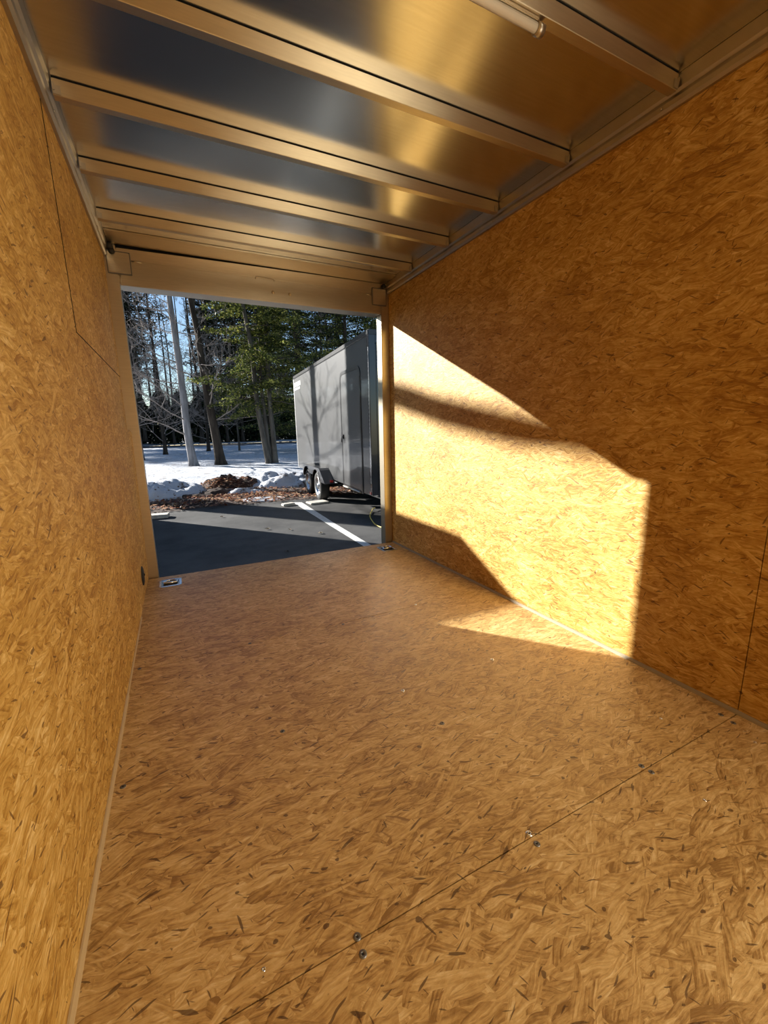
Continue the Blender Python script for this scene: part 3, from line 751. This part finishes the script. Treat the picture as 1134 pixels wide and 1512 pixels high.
def spray(b, path, r, n, size, width, droop=.25, flat=.5):
    for k in range(n):
        t_ = r.uniform(.12, 1.0); p = at(path, t_)
        w = width * (1.1 - .6 * t_)
        q = p + Vector((r.gauss(0, w), r.gauss(0, w), r.gauss(-droop * w, w * .45)))
        leaf_quad(b, q, size * r.uniform(.6, 1.3), r, flat)
def conifer(name, lab, base, H, r0, seed, nbr, leaves, size, zlo=.12, spread=.22, mat=None, width=.35, group=None, droop=.25, crown=None, matb=None):
    r = random.Random(seed)
    t = thing(name, lab, 'tree', base, 0, group)
    path = [Vector((.08 * H / 10 * noise.noise((0, k * .4, seed)), .08 * H / 10 * noise.noise((5, k * .4, seed)), H * k / 10)) for k in range(11)]
    MB().tube(path, [r0 * (1 - .92 * k / 10) for k in range(11)], 8).build('trunk', matb or M_DBARK, t)
    br = MB(); fo = MB(); br.tube(path, .012, 4)
    for k in range(nbr):
        h = zlo + (1 - zlo) * ((k + r.random()) / nbr); p = at(path, min(.99, h))
        f = (1 - (h - zlo) / (1 - zlo)); L = spread * H * (.15 + .85 * f ** .8) * r.uniform(.65, 1.15)
        if crown: L = spread * H * crown(h) * r.uniform(.6, 1.2)
        a = r.uniform(0, 2 * math.pi)
        pts, _ = wander(p, (math.cos(a), math.sin(a), r.uniform(-.05, .25)), L, 5, r, -.05, .1)
        br.tube(pts, [max(.008, r0 * .22 * (1 - .8 * i / 5)) for i in range(6)], 4, cap=False)
        spray(fo, pts, r, max(4, int(leaves / nbr * (.3 + L / (spread * H)))), size, width * (.4 + .6 * L / (spread * H)), droop)
    br.build('branches', matb or M_DBARK, t, recalc=False); fo.build('foliage', mat or M_PINE, t, recalc=False)
    return t

# triple trunk with hemlock boughs
t = thing('hemlock_tree', 'green hemlock with three slender grey trunks standing on the snow', 'tree', (4.2, 19.6, G - .02))
r = random.Random(77); fo = MB(); br = MB()
TR = [[(-.12, 0, 0), (-.32, 0, 1.48), (-.47, 0, 2.96), (-.51, 0, 4.95), (-.66, 0, 6.3), (-.79, 0, 7.4), (-.95, 0, 10), (-1.0, 0, 13)],
      [(.0, .08, 0), (-.10, .08, 1.47), (-.17, .1, 2.67), (-.20, .1, 3.83), (-.12, .15, 5.5), (0, .3, 8.5), (.1, .3, 12)],
      [(.16, 0, 0), (.14, 0, 1.47), (.10, 0, 2.97), (.17, 0, 5.56), (.22, 0, 7.3), (.3, 0, 10), (.3, 0, 14)]]
for tr_, rr_ in zip(TR, (.135, .10, .125)):
    path = smooth_path(tr_); n = len(path)
    MB().tube(path, [rr_ * (1 + .35 * math.exp(-i)) * (1 - .7 * i / n) for i in range(n)], 10).build('trunk', M_GBARK, t)
    br.tube(path, .012, 4)
    for k in range(40):
        h = .20 + .78 * (k + r.random()) / 40; p = at(path, h)
        L = 2.9 * (1.2 - h) * r.uniform(.5, 1.25) + .3; a = r.uniform(0, 2 * math.pi)
        if h < .4: a = r.choice((math.pi + r.gauss(0, .6), math.pi + r.gauss(0, .6), r.gauss(0, .5))); L *= 1.05
        if p.z < 2.55: continue
        pts, _ = wander(p, (math.cos(a), math.sin(a), r.uniform(-.1, .25)), L, 6, r, -.06, .12)
        br.tube(pts, [.022 * (1 - .8 * i / 6) + .004 for i in range(7)], 4, cap=False)
        spray(fo, pts, r, int(170 + 90 * L), .062, .17, .6, .6)
br.build('branches', M_GBARK, t, recalc=False); fo.build('foliage', M_HEM, t, recalc=False)

# off to the left, outside the view: the trees that throw shade on the lot and the parked trailer
def ab(a, s): return (.7765 * a + .6301 * s, .6301 * a - .7765 * s)
x, y = ab(6.60, -14)
oak = bare_tree('oak_tree', 'big old bare oak with a long low limb standing off to the left', (x, y, G - .02), [(0, 0, 0), (0, 0, 2), (-.05, 0, 4.5), (-.05, .1, 7), (.1, .1, 10), (.2, .2, 14)], .50, M_DBARK, 5, 22, 4.5, .55, 2, .012, n2=4, r1=.34)
b = MB(); cp = []
for a, bb in [(6.60, .05), (6.2, .22), (5.4, .48), (4.5, .68), (3.69, .855), (3.3, .893), (2.95, .955), (2.74, 1.00), (2.45, 1.085), (1.5, 1.38), (.6, 1.8)]:
    s = -14 + .25 * math.sin(a * 2); px, py = ab(a, s); cp.append((px - x, py - y, bb - .3835 * s - (G - .02)))
b.tube(smooth_path(cp, 3), [.15, .145, .14, .13, .125, .12, .118, .116, .115, .114, .113, .112, .111, .110, .109, .108, .107, .106, .105, .104, .103, .10, .095, .09, .08, .07, .06, .05, .04, .03, .02], 10)
b.build('limb', M_DBARK, oak)
x, y = ab(8.69, -17)
bare_tree('maple_tree', 'slender bare maple standing off to the left beyond the oak', (x, y, G - .02), [(0, 0, 0), (0, 0, 3), (.03, 0, 6), (.0, .05, 9), (0, .1, 13)], .23, M_GBARK, 9, 26, 4.2, .30, 3, .012, n2=5, r1=.12)

# evergreens at middle distance, behind the parked trailer
HL = ['tall green hemlock just behind the far end of the parked trailer', 'broad green hemlock rising over the middle of the parked trailer roof', 'green hemlock over the near end of the parked trailer roof',
      'green hemlock between the triple trunk and the parked trailer', 'green hemlock farther right above the door jamb']
hp = conifer('evergreen_tree', HL[0], (8.2, 29, G), 17, .2, 3, 80, 15000, .085, .10, .20, M_HEM, .40, 'hemlocks behind the parked trailer')
for (x, y, rz, s), lab in zip([(11.0, 27, 1.2, .9), (14.6, 29.5, 2.6, 1.0), (6.9, 33, 4.0, .95), (18.5, 33, 5.1, 1.1)], HL[1:]):
    dup(hp, (x, y, G), rz, s, lab)

# the woods beyond the road
rw = random.Random(31)
gw = 'tall evergreens of the woods beyond the road'
LP = 'tall dark evergreen in the woods beyond the road'
pines = [conifer('pine_tree', LP, (6, 72, .3), 27, .32, 41, 70, 8200, .17, .10, .17, M_PINE, .65, gw),
         conifer('pine_tree', LP, (10, 74, .3), 30, .36, 42, 64, 7600, .19, .30, .15, M_PINE, .75, gw, crown=lambda h: .35 + 1.0 * math.sin(math.pi * min(1, (h - .25) / .8)))]
spots = [(-9.5, 60, 1), (-13, 63, 1.1), (-16.5, 60, .95), (-20, 64, 1.1), (-24, 61, 1), (-28, 65, 1.05), (-15, 70, 1.1), (-19, 74, 1.15), (-31, 70, 1.1), (-42, 43, 1), (-45, 41.5, 1.1), (-47.5, 39, 1), (-50, 37.5, 1.05), (-52.5, 35.5, 1), (-55, 34, 1)]  # unseen pines added at left to darken trailer reflections and shade the snow
for x in [-13, -10.5, -7.6, -5.4, -3.6, 4.6, 8, 12, 14.5, 17, 19.5, 22, 24.5, 27, 29.5, 32, 35, 38, 41, 45]:
    spots.append((x + rw.uniform(-.7, .7), rw.uniform(67, 73), rw.uniform(.85, 1.12)))
for x in [-12, -9, -6, 8, 11, 14, 18, 21, 25, 28, 31, 34, 38, 42, 46]:
    spots.append((x + rw.uniform(-.8, .8), rw.uniform(78, 90), rw.uniform(.95, 1.2)))
for i, (x, y, s) in enumerate(spots):
    dup(pines[1 if (x < 5 or i % 3 == 0) else 0], (x, y, G + .25 + (y - 64) * .03), rw.uniform(0, 6.28), s)
# bare trees of the woods
gb = 'bare grey trees of the woods beyond the road'
LB = 'bare grey tree in the woods beyond the road'
b0 = bare_tree('bare_tree', LB, (-3, 60, .1), [(0, 0, 0), (.1, 0, 4), (.2, 0, 9), (.1, .2, 15), (.3, .2, 22)], .20, M_DBARK, 61, 30, 5.0, .12, 3, .016, n2=6, group=gb, twig=M_TWIG)
b1 = bare_tree('bare_tree', LB, (-1, 62, .1), [(0, 0, 0), (-.2, 0, 4), (-.1, 0, 9), (.1, .2, 15), (-.3, .2, 23)], .24, M_DBARK, 62, 32, 5.5, .18, 3, .016, n2=6, group=gb, twig=M_TWIG)
for x, y in [(-9, 60), (-6.8, 63), (-5, 59), (-1.8, 65), (.4, 60.5), (2.0, 64), (3.4, 60), (5.2, 62.5), (7.0, 60), (9.0, 63), (11.5, 61), (14, 64), (17.5, 61), (-11.5, 62), (-3.4, 71), (1.0, 74), (3.9, 73), (22, 62)]:
    dup(b0 if rw.random() < .5 else b1, (x + rw.uniform(-.4, .4), y, G + .15), rw.uniform(0, 6.28), rw.uniform(.8, 1.15))
# nearer bare trees at left with sunlit twigs
gn = 'bare twiggy trees at left before the road'
for (x, y, sd, lab) in [(-1.5, 27, 71, 'bare twiggy tree by the left jamb with its lower boughs in the sun'), (-.4, 33, 72, 'bare twiggy tree behind the pale leaning trunk'), (2.6, 36, 73, 'bare twiggy tree behind the dark thick trunk')]:
    bare_tree('twiggy_tree', lab, (x, y, G - .02), [(0, 0, 0), (.05, 0, 2), (.1, 0, 5), (.0, .1, 9), (.1, .1, 13)], .13, M_DBARK, sd, 34, 3.2, .14, 3, .009, n2=6, group=gn, twig=M_TWIG, side=None)
bare_tree('sapling', 'thin grey sapling between the dark trunk and the triple trunk', (4.8, 35, G - .02), [(0, 0, 0), (0, 0, 2), (-.1, 0, 5), (0, 0, 9)], .07, M_GBARK, 81, 12, 1.6, .35, 2, .008, twig=M_TWIG)
# dark evergreen understorey closing the woods
def shrub(lab, base, seed, group):
    r = random.Random(seed); t = thing('evergreen_shrub', lab, 'shrub', base, 0, group)
    fo = MB(); st = MB()
    for k in range(7): st.tube([(0, 0, 0), (r.uniform(-.8, .8), r.uniform(-.6, .6), 2.2), (r.uniform(-1.8, 1.8), r.uniform(-1.2, 1.2), 5)], [.09, .06, .02], 5)
    for k in range(4200):
        a = r.uniform(0, 6.28); q = math.sqrt(r.random()); h = r.random() ** .9
        w = 2.5 * (1.05 - h ** 2 * .75)
        leaf_quad(fo, Vector((q * w * math.cos(a), q * w * .75 * math.sin(a), .05 + h * 6.6 + r.gauss(0, .2))), .24 * r.uniform(.6, 1.3), r, .9)
    st.build('stems', M_DBARK, t); fo.build('foliage', M_PINE, t, recalc=False)
    return t
gs = 'dark evergreen shrubs along the far side of the road'
LS = 'dark evergreen shrub along the far side of the road'
s0 = shrub(LS, (-12, 65.5, G + .1), 91, gs)
x = -42.0  # row carried on unseen to the left, added to darken trailer reflections
while x < 48:
    dup(s0, (x, rw.uniform(64.5, 67.5), G + .1), rw.uniform(0, 6.28), rw.uniform(.85, 1.1)); x += rw.uniform(2.1, 2.8)
